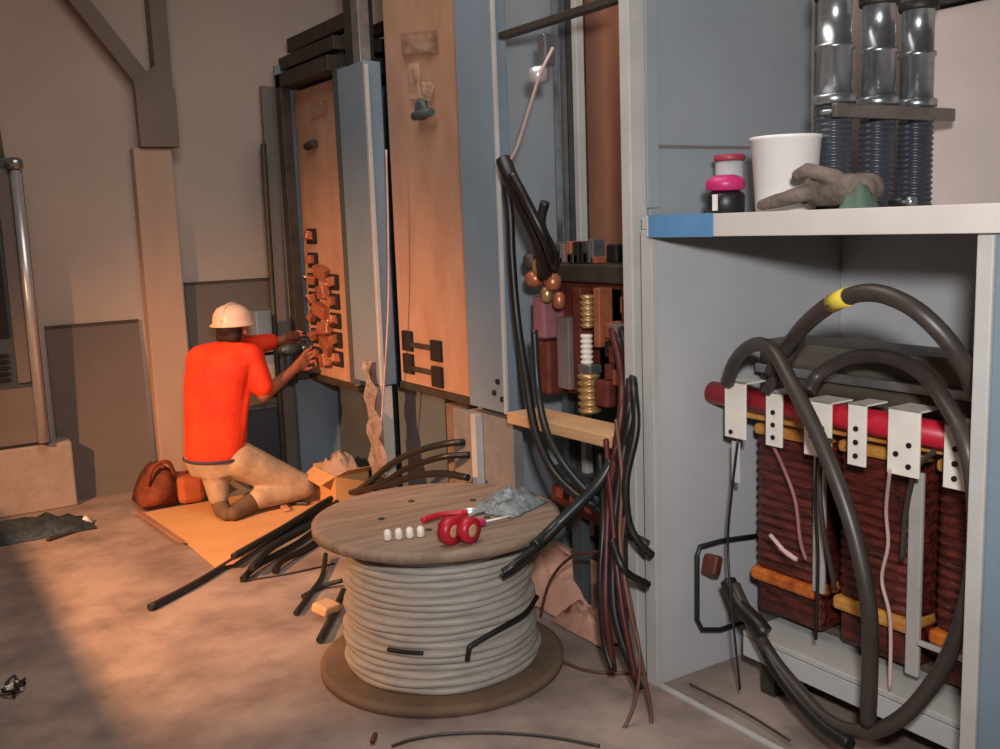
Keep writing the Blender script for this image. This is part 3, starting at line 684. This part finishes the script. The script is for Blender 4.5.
MB().tube([(1.74,2.99,ZR+.014),(1.78,2.99,ZR+.015),(1.84,2.985,ZR+.010)], .016, 10, rf=lambda u: .02-.014*u).build('jaws', 'chrome', t)
t = thing('screwdriver', (1.66, 2.90, ZR), 'small screwdriver with a pale shaft beside the red tape rolls', 'screwdriver')
MB().lathe([(.010,0),(.013,.01),(.011,.05),(.013,.08),(.008,.09)], (1.65, 2.86, ZR+.0135), 12, 'x').build('handle', 'magenta', t)
MB().tube([(1.74,2.86,ZR+.0135),(1.85,2.86,ZR+.0135)], .004, 8).build('shaft', 'white_plastic', t)
t = thing('plastic_bag', (1.93, 3.05, ZR), 'crumpled clear plastic bag at the right of the reel top', 'plastic bag')
crumple('bag_folds', 1.93, 3.00, .24, .20, .075, 'cloudy', 21, t, rot=.4, z0=ZR+.004)
for k in range(4):
    x = 1.40+.035*k; y = 2.93-.012*k
    tag(MB().lathe([(.012,0),(.014,.004),(.012,.03),(.006,.036)], (x, y, ZR), 12).build('wire_nut', 'white_paint'), 'small pale wire nut in the row left of the red tape', 'wire nut', 'pale wire nuts in a row on the reel')

# ------------------------------------------------------------------ cardboard, cables and debris on the floor
t = thing('cardboard_sheet', (1.6, 5.2, 0), 'flattened tan cardboard sheet lying on the floor by the worker', 'cardboard')
cb = [(1.255,5.874,0), (1.834,5.885,0), (2.2,5.665,0), (2.438,5.676,0), (1.305,4.649,-0), (1.302,5.115,0)]
b = MB(); b.poly([(p[0], p[1], .004) for p in cb], .005, (0, 0, 1)); b.build('sheet', 'cardboard', t)
e0, e1 = V(cb[4]), V(cb[3]); 
b = MB(); n = (e1-e0).normalized(); s_ = V((n.y, -n.x, 0))*.10
b.poly([e0+V((0,0,.010)), e1+V((0,0,.010)), e1+s_+V((0,0,.035)), e0+s_+V((0,0,.035))], .004, (0,0,1)); b.build('folded_edge', 'cardboard_edge', t)
f0, f1 = V(cb[5]), V(cb[0]); n = (f1-f0).normalized(); s_ = V((-n.y, n.x, 0))*.05
b = MB(); b.poly([f0+V((0,0,.010)), f1+V((0,0,.010)), f1+s_+V((0,0,.03)), f0+s_+V((0,0,.03))], .004, (0,0,1)); b.build('folded_flap', 'cardboard_edge', t)

t = thing('cardboard_box', (2.28, 5.36, 0), 'small torn tan cardboard box on the floor below the switchgear', 'box')
b = MB()
bx0, by0, bx1, by1 = 2.175, 5.20, 2.385, 5.52
for a, c in (((bx0,by0,.01),(bx1,by0+.01,.20)), ((bx0,by1-.01,.01),(bx1,by1,.22)), ((bx0,by0+.01,.01),(bx0+.01,by1-.01,.19)), ((bx1-.01,by0+.01,.01),(bx1,by1-.01,.2)), ((bx0+.01,by0+.01,.01),(bx1-.01,by1-.01,.02))): b.box(a, c)
b.build('carton', 'cardboard', t)
b = MB(); b.poly([(bx0,by0,.20),(bx1,by0,.20),(bx1,by0-.09,.25),(bx0+.03,by0-.10,.25)], .004, (0,0,1))
b.poly([(bx0,by0,.20),(bx0,by1,.20),(bx0-.08,by1-.03,.16),(bx0-.08,by0+.04,.15)], .004, (0,0,1)); b.build('open_flap', 'cardboard', t)
crumple('packing_paper', 2.28, 5.36, .18, .29, .14, 'paper', 12, t, z0=.185)
t = thing('paper_heap', (2.2, 4.98, 0), 'crumpled brown paper on the floor in front of the small torn carton', 'paper')
crumple('paper_folds', 2.20, 4.98, .24, .26, .08, 'paper', 14, t, rot=-.4, z0=.012)

GL = 'long black cables on the floor behind the reel'
base = [(0.909,4.295,0), (1.182,4.491,0), (1.591,4.839,0), (2.069,5.197,0), (2.373,5.43,0)]
def fl(pts, z): return [(p[0], p[1], z) for p in pts]
arch = [(2.12,4.585,0.318), (2.12,4.308,0.464), (2.14,4.028,0.574), (2.2,3.85,0.624), (2.3,3.85,0.609)]
cable('power_cable', fl(base, .017)+arch, .016, 'cable_green', 'longest black cable, from its free end on the open floor to the switchgear', group=GL, seg=10)
base2 = [(1.41,4.638,0), (1.577,4.77,0), (1.871,5,0), (2.267,5.295,0)]
arch2 = [(2.08,4.408,0.335), (2.1,4.165,0.455), (2.14,3.887,0.557), (2.24,3.789,0.573)]
cable('power_cable', fl(base2, .060)+arch2, .015, 'black', 'black cable arching just below the longest cable behind the reel', group=GL, seg=10)
ends = [((240,584),(262,566),(300,540),(335,515),'lowest'),((252,582),(275,562),(305,542),(340,518),'second lowest'),((236,572),(256,558),(290,538),(330,512),'third lowest'),((262,576),(282,560),(304,546),(345,520),'rightmost')]
import itertools
EZ = [.018, .052, .086, .018]
EP = [[(1.336,4.386,0), (1.484,4.507,0), (1.773,4.753,0), (2.097,5.05,0)], [(1.391,4.409,-0), (1.586,4.608,0), (1.839,4.848,0), (2.176,5.16,0)], [(1.372,4.526,0), (1.508,4.633,0), (1.751,4.834,0), (2.106,5.141,0)], [(1.493,4.396,-0), (1.597,4.488,0), (1.755,4.627,0), (2.079,4.875,0)]]
for p, z, w in zip(EP, EZ, ('lowest', 'middle', 'topmost', 'rightmost')):
    cable('cable_end', [(q[0]+.018*math.sin(3*i+z*50), q[1], z+.012*(i%2)) for i, q in enumerate(p)], .0165, 'cable_green' if z > .05 else 'black', w + ' thick cable end in the cut clump beside the cardboard', group='cut cable ends by the cardboard', seg=10)
arch3 = [(2,4.185,0.38), (2.02,3.96,0.47), (2.06,3.749,0.523), (2.1,3.576,0.532)]
cable('power_cable', arch3, .016, 'black', 'short dark cable lying behind the far rim of the reel', group=GL)
GS = 'cable offcuts left of the reel'
for pts, lab, r in (([(1.396,3.847,0), (1.527,4.015,0), (1.66,4.195,0), (1.775,4.419,0)], 'long upright-looking black cable offcut left of the reel', .012),
                    ([(1.493,4.012,0), (1.609,4.074,0), (1.695,4.038,0)], 'short black cable offcut crossing left of the reel', .011),
                    ([(1.366,3.517,0), (1.496,3.702,0), (1.638,3.899,0)], 'nearest black cable offcut left of the reel rim', .016)):
    cable('cable_offcut', [(p[0], p[1], r+.003+(.02 if i == len(pts)-1 else 0)) for i, p in enumerate(pts)], r, 'cable_green', lab, group=GS)
tag(MB().obox((1.49,3.743,0.248)[:2]+(.05,), (.10,.08,.04), (.2,.1,.5), .01).build('wood_scrap', 'plank'), 'small tan wood scrap at the top of the offcuts left of the reel', 'scrap')
cable('floor_wire', fl([(1.34,4.399,0), (1.566,4.355,0), (1.792,4.351,0)], .006), .005, 'cable_brown', 'thin dark wire on the floor running from the clump to the offcuts', 'wire')
cable('floor_wire', fl([(1.241,2.649,0), (1.319,2.644,0), (1.424,2.605,0), (1.555,2.515,0), (1.667,2.401,0), (1.758,2.266,0)], .006), .005, 'cable_brown', 'brown wire in a shallow arc on the floor in front of the reel', 'wire')
cable('floor_wire', [(2.2,3.219,-0.098), (2.2,3.206,0.014), (2.18,3.099,0.199), (2.15,2.915,0.349), (2.12,2.706,0.431)], .006, 'brown_wire', 'thin red-brown wire looping between the reel and the bundle', 'wire')
cable('floor_wire', fl([(2.014,2.821,0), (2.041,2.707,0), (2.103,2.631,0), (2.19,2.554,0), (2.174,2.433,0)], .006), .006, 'brown_wire', 'thin brown wire on the floor right of the reel', 'wire')
cable('floor_wire', fl([(2.215,2.556,0), (2.242,2.382,0), (2.244,2.153,0), (2.223,1.929,0)], .020)[1:], .004, 'cable_brown', 'thin wire along the enclosure sill', 'wire')
tag(MB().obox([(1.212,2.716,0)][0][:2]+(.012,), (.05,.015,.015), (0,0,.9), .004).build('cable_scrap', 'maroon'), 'tiny dark scrap on the floor in front of the reel', 'scrap')
t = thing('wire_tangle', [(0.314,3.797,0)][0], 'small tangle of dark and pale wire on the floor at the lower left', 'wire tangle')
cc = [(0.314,3.797,0)][0]
for k, key in enumerate(('black', 'black', 'cable_green', 'white_plastic', 'cable_brown')):
    rnd = random.Random(k+40); pts = []
    for i in range(7):
        a = rnd.uniform(0, 6.28); pts.append((cc[0]+.06*math.cos(a)*rnd.random(), cc[1]+.08*math.sin(a)*rnd.random()+.02, .006+.035*rnd.random()))
    MB().tube(curve(pts, 6), .005, 6).build('wire_strand', key, t)
tag(MB().obox([(0.78,5.712,0)][0][:2]+(.008,), (.16,.03,.012), (0,0,.5), .004).build('dark_offcut', 'dark_steel'), 'dark flat offcut alone on the floor near the dark plastic heap', 'offcut')
for k, (p, lab) in enumerate((([(1.857,5.557,0)][0], 'nearest to the boots'), ([(1.934,5.387,0)][0], 'in the middle'), ([(2.042,5.43,-0)][0], 'nearest to the carton'))):
    tag(MB().obox((p[0], p[1], .022), (.11, .04, .02), (0, 0, .4+k), .006).build('cable_scrap', 'dark_steel' if k != 1 else 'cardboard_edge'), 'small scrap on the cardboard, the one ' + lab, 'scrap', 'scraps on the cardboard')

# tool bag behind the worker
t = thing('tool_bag', (1.42, 6.0, 0), 'brown canvas tool bag on the floor against the column', 'bag')
b = MB()
for (k, x0, x1, h_) in ((0, 1.27, 1.43, .22),):
    pass
prof = [(1.25,.012),(1.27,.10),(1.33,.21),(1.40,.26),(1.46,.22),(1.48,.012)]
a_ = [(x, 5.90, z) for x, z in prof]; b.poly(a_, .26, (0, 1, 0)); 
bmesh.ops.bevel(b.bm, geom=b.bm.edges[:], offset=.02, segments=2, affect='EDGES'); b.build('bag_body', 'leather', t, True)
MB().box((1.47, 5.86, .014), (1.62, 6.08, .18), .03).build('side_pocket', 'leather_light', t)
MB().tube(curve([(1.30,5.9,.16),(1.34,5.88,.27),(1.42,5.88,.285),(1.46,5.9,.2)]), .012, 8).build('handle', 'leather', t)

# ------------------------------------------------------------------ the worker
W = thing('person', (1.65, 5.58, 0), 'kneeling worker seen from behind in an orange shirt and pale hard hat', 'person')
fwd = V((.75, .66, 0)).normalized(); rt = V((fwd.y, -fwd.x, 0))
def fuse(name, items, key, voxel, parent, smooth=6):
    """capsules and lofts melted into one closed surface"""
    b = MB()
    for it in items:
        if it[0] == 'c':
            _, p0, r0, p1, r1 = it; p0 = V(p0); p1 = V(p1); d = p1-p0
            if d.length < 1e-6: d = V((0,0,1e-4))
            dn = d.normalized(); pts = []; rad = []
            for k in range(5): a = PI/2*(1-k/5); pts.append(p0-dn*r0*math.sin(a)); rad.append(max(r0*math.cos(a), r0*.08))
            pts.append(p0); rad.append(r0); pts.append(p1); rad.append(r1)
            for k in range(1, 6): a = PI/2*k/5; pts.append(p1+dn*r1*math.sin(a)); rad.append(max(r1*math.cos(a), r1*.08))
            n = len(pts)
            b.tube(pts, 1, 14, True, lambda u, rad=rad, n=n: rad[int(round(u*(n-1)))])
        else:
            rings = []
            for (c, rx, ry) in it[1]:
                rings.append([b.bm.verts.new(V(c) + rt*rx*math.cos(2*PI*q/20) + fwd*ry*math.sin(2*PI*q/20)) for q in range(20)])
            for i in range(len(rings)-1):
                for q in range(20): b.bm.faces.new((rings[i][q], rings[i][(q+1)%20], rings[i+1][(q+1)%20], rings[i+1][q]))
            b.bm.faces.new(rings[0][::-1]); b.bm.faces.new(rings[-1])
    o = b.build('tmp', key)
    m = o.modifiers.new('r', 'REMESH'); m.mode = 'VOXEL'; m.voxel_size = voxel; m.use_smooth_shade = True
    q = o.modifiers.new('s', 'SMOOTH'); q.iterations = smooth; q.factor = .5
    dg = bpy.context.evaluated_depsgraph_get(); dg.update()
    m2 = bpy.data.meshes.new_from_object(o.evaluated_get(dg)); bpy.data.objects.remove(o)
    m2.name = name; m2.materials.clear(); m2.materials.append(M[key])
    for p in m2.polygons: p.use_smooth = True
    r_ = bpy.data.objects.new(name, m2); C.objects.link(r_)
    r_.parent = parent; r_.matrix_parent_inverse = Matrix.Translation(-parent.location)
    return r_
hx, hy, hz = 1.785, 5.625, 1.045
def H3(f, r, u): return tuple(V((hx, hy, hz)) + fwd*f + rt*r + V((0, 0, u)))
shL, elL, haL = (1.60,5.69,.905), (1.86,5.765,.93), (2.11,5.735,.948)
shR, elR, haR = (1.85,5.50,.905), (1.885,5.46,.68), (2.12,5.55,.80)
def handp(c, d, side):
    c = V(c); d = V(d).normalized(); s_ = V(side).normalized(); up = d.cross(s_)
    it = [('c', c-d*.03+s_*.012, .020, c+d*.045+s_*.022, .017), ('c', c-d*.03-s_*.012, .020, c+d*.045-s_*.022, .017), ('c', c-d*.02, .022, c+d*.045, .018)]
    for off, ln in ((-.033,.060),(-.011,.074),(.012,.069),(.034,.052)):
        a = c + d*.05 + s_*off; m_ = c + d*(.05+ln*.55) + s_*off*1.15 + up*.006; e = c + d*(.05+ln*.85) + s_*off*1.15 + up*.030
        it += [('c', a, .0100, m_, .0095), ('c', m_, .0095, e, .008)]
    a = c - d*.005 - s_*.024; m_ = c + d*.03 - s_*.052 + up*.008; e = c + d*.058 - s_*.058 + up*.024
    it += [('c', a, .013, m_, .011), ('c', m_, .011, e, .009)]
    return it
hipL, knL, anL = (1.56,5.64,.33), (1.74,5.90,.36), (1.61,5.60,.11)
hipR, knR, anR = (1.73,5.52,.31), (2.06,5.47,.11), (1.76,5.44,.08)
body = [('l', [((1.62,5.59,.28),.13,.11),((1.63,5.59,.45),.14,.105),((1.66,5.60,.65),.145,.105),((1.69,5.60,.85),.165,.105),((1.72,5.60,.93),.13,.08)]),
        ('c', (1.73,5.60,.90), .06, (1.775,5.62,1.0), .052),
        ('c', H3(-.012,0,.035), .086, H3(.012,0,.035), .082), ('c', H3(.015,0,-.01), .066, H3(.03,0,-.065), .045),
        ('c', H3(.085,0,.02), .010, H3(.105,0,-.015), .014), ('c', H3(-.005,.086,.03), .016, H3(-.008,.084,-.015), .012), ('c', H3(-.005,-.086,.03), .016, H3(-.008,-.084,-.015), .012),
        ('c', shL, .055, elL, .042), ('c', elL, .042, haL, .028), ('c', shR, .055, elR, .042), ('c', elR, .042, haR, .028),
        ('c', hipL, .085, knL, .058), ('c', knL, .055, anL, .04), ('c', hipR, .085, knR, .058), ('c', knR, .055, anR, .04),
        ('c', anL, .04, (1.60,5.50,.05), .035), ('c', anR, .04, (1.67,5.40,.06), .035)]
body += handp((2.135,5.735,.95), (1,0,.15), (0,-.4,1)) + handp((2.145,5.56,.815), (.9,.3,.5), (-.3,.1,1))
fuse('body', body, 'skin', .0055, W, 3)
fuse('shirt', [('l', [((1.615,5.595,.33),.175,.145),((1.63,5.595,.45),.185,.145),((1.645,5.60,.60),.188,.145),((1.665,5.60,.76),.20,.15),((1.69,5.60,.87),.205,.135),((1.715,5.60,.935),.16,.11),((1.74,5.605,.975),.085,.08)]),
      ('c', (1.60,5.69,.885), .078, elL, .068), ('c', elL, .066, (2.045,5.745,.945), .052),
      ('c', (1.73,5.58,.925), .07, (1.84,5.51,.895), .08), ('c', (1.70,5.62,.925), .07, (1.61,5.68,.895), .08), ('c', (1.84,5.51,.885), .078, (1.88,5.465,.73), .066),
      ('c', (1.50,5.63,.42), .03, (1.53,5.62,.80), .03), ('c', (1.72,5.47,.40), .028, (1.80,5.47,.78), .03)], 'shirt', .010, W, 8)
fuse('trousers', [('l', [((1.61,5.59,.24),.15,.12),((1.615,5.59,.34),.168,.138),((1.62,5.59,.42),.165,.13)]),
      ('c', hipL, .105, knL, .08), ('c', knL, .078, (1.625,5.62,.16), .058), ('c', hipR, .115, knR, .085), ('c', knR, .085, (1.80,5.44,.09), .062),
      ('c', (1.60,5.56,.26), .085, (1.60,5.53,.12), .06)], 'trousers', .010, W, 8)
MB().tube([tuple(V((1.615,5.595,.335)) + rt*.178*math.cos(a) + fwd*.148*math.sin(a)) for a in [2*PI*k/32 for k in range(33)]], .009, 8).build('shirt_hem', 'jeans', W)
fuse('boot', [('c', (1.61,5.57,.09), .05, (1.60,5.48,.055), .05), ('c', (1.60,5.48,.052), .048, (1.60,5.40,.045), .040)], 'boot', .008, W)
fuse('boot', [('c', (1.76,5.44,.075), .055, (1.69,5.41,.062), .052), ('c', (1.69,5.41,.062), .05, (1.63,5.37,.05), .042)], 'boot', .008, W)
fuse('hair', [('c', H3(-.03,0,.03), .083, H3(-.02,0,.03), .083), ('c', H3(-.05,-.03,-.03), .045, H3(-.05,.03,-.03), .045)], 'hair', .007, W)
for sgn in (-1, 1):
    MB().lathe([(.004,-.006),(.011,-.003),(.011,.003),(.004,.006)], H3(.088, sgn*.03, .012), 10, 'y').build('eye', 'white_plastic', W)
MB().tube([H3(.072, -.022, -.058), H3(.078, 0, -.06), H3(.072, .022, -.058)], .005, 6).build('mouth', 'red_cable', W)
hat = MB(); hat.lathe([(.126,.028),(.130,.032),(.110,.048),(.110,.07),(.102,.10),(.082,.128),(.05,.145),(.015,.150)], (hx, hy, hz), 32)
hat.build('hard_hat', 'hat', W)
b = MB(); b.poly([H3(.09,-.09,.032), H3(.14,-.06,.024), H3(.165,0,.020), H3(.14,.06,.024), H3(.09,.09,.032)], .008, (0,0,1)); b.build('hat_peak', 'hat', W)
MB().tube(curve([H3(-.108,0,.06), H3(-.085,0,.125), H3(-.03,0,.150), H3(.03,0,.150), H3(.085,0,.125), H3(.108,0,.06)], 6), .010, 8).build('hat_ridge', 'hat', W)
def G(x, y, z): return (x, 1.675+(y-1.59)*.68, ZT+z*1.12)
fuse('glove_shell', [('c', G(2.24,1.66,.045), .040, G(2.24,1.86,.050), .046), ('c', G(2.29,1.68,.05), .040, G(2.29,1.84,.05), .044),
    ('c', G(2.20,1.86,.045), .022, G(2.17,1.99,.028), .020), ('c', G(2.17,1.99,.028), .020, G(2.16,2.055,.020), .016),
    ('c', G(2.235,1.88,.055), .022, G(2.22,2.0,.036), .020), ('c', G(2.22,2.0,.036), .019, G(2.21,2.04,.024), .016),
    ('c', G(2.27,1.87,.06), .022, G(2.28,1.96,.052), .019), ('c', G(2.28,1.96,.052), .019, G(2.285,1.99,.03), .016),
    ('c', G(2.31,1.85,.06), .020, G(2.33,1.92,.05), .017), ('c', G(2.33,1.92,.05), .017, G(2.335,1.95,.03), .014),
    ('c', G(2.21,1.74,.075), .022, G(2.185,1.85,.098), .020), ('c', G(2.185,1.85,.098), .019, G(2.175,1.89,.088), .016)], 'glove', .006, glove_root, 4)
crumple('green_cuff', 2.205, 1.70, .085, .085, .075, 'green', 8, glove_root, z0=ZT+.004, nx=8, ny=8)
# power tool in his hands
t = thing('power_drill', (2.2, 5.62, .85), 'dark teal power tool held against the switchgear edge by the worker', 'power tool')
MB().tube([(2.06,5.63,.90),(2.12,5.64,.90),(2.19,5.64,.90)], .038, 14, rf=lambda u: .026+.016*math.sin(PI*min(1,u*1.1))).build('motor_body', 'drill', t)
MB().box((2.09,5.61,.76), (2.13,5.66,.87), .012).build('grip', 'drill', t)
MB().box((2.06,5.595,.70), (2.15,5.675,.757), .012).build('battery', 'black', t)
MB().tube([(2.19,5.64,.90),(2.235,5.64,.90)], .016, 12).build('chuck', 'galv', t)
MB().box((2.11,5.60,.96), (2.17,5.65,1.01), .008).build('side_handle', 'sleeve', t)

# ------------------------------------------------------------------ lights, world, camera
def area(name, loc, target, size, power, col):
    l = bpy.data.lights.new(name, 'AREA'); l.shape = 'DISK'; l.size = size; l.energy = power; l.color = col
    o = bpy.data.objects.new(name, l); C.objects.link(o); o.location = loc
    o.rotation_euler = (V(target)-V(loc)).to_track_quat('-Z', 'Y').to_euler(); return o
area('ceiling_fill', (1.2, 3.0, 4.1), (1.2, 3.0, 0), 2.6, 70, (1.0, .93, .86))
l = bpy.data.lights.new('camera_flash', 'SPOT'); l.energy = 330; l.color = (.97, .975, 1.0); l.spot_size = math.radians(82); l.spot_blend = 1.0; l.shadow_soft_size = .09
o = bpy.data.objects.new('camera_flash', l); C.objects.link(o); o.location = (.12, -.05, 1.95)
o.rotation_euler = (V((2.5, 2.6, 1.25))-V(o.location)).to_track_quat('-Z', 'Y').to_euler()
l = bpy.data.lights.new('work_lamp', 'SPOT'); l.energy = 1250; l.color = (1.0, .47, .21); l.spot_size = math.radians(66); l.spot_blend = 1.0; l.shadow_soft_size = .05
o = bpy.data.objects.new('work_lamp', l); C.objects.link(o); o.location = (-1.75, 3.6, 2.3)
o.rotation_euler = (V((1.55, 4.95, -.15))-V(o.location)).to_track_quat('-Z', 'Y').to_euler()

w = bpy.data.worlds.new('world'); bpy.context.scene.world = w; w.use_nodes = True
w.node_tree.nodes['Background'].inputs['Color'].default_value = (.5, .48, .46, 1)
w.node_tree.nodes['Background'].inputs['Strength'].default_value = .3

cd = bpy.data.cameras.new('camera'); cam = bpy.data.objects.new('camera', cd); C.objects.link(cam)
cd.sensor_width = 36; cd.lens = 36.0; cd.clip_start = .05
R = ((.84, -.111, .532), (-.542, -.107, .834), (-.036, -.988, -.15))
mw = Matrix(((R[0][0], -R[0][1], -R[0][2]), (R[1][0], -R[1][1], -R[1][2]), (R[2][0], -R[2][1], -R[2][2]))).to_4x4()
mw.translation = V((0, 0, 1.6)); cam.matrix_world = mw
bpy.context.scene.camera = cam
vs = bpy.context.scene.view_settings
vs.view_transform = 'Standard'; vs.look = 'None'; vs.exposure = 0.0; vs.gamma = 1.0; vs.use_curve_mapping = False
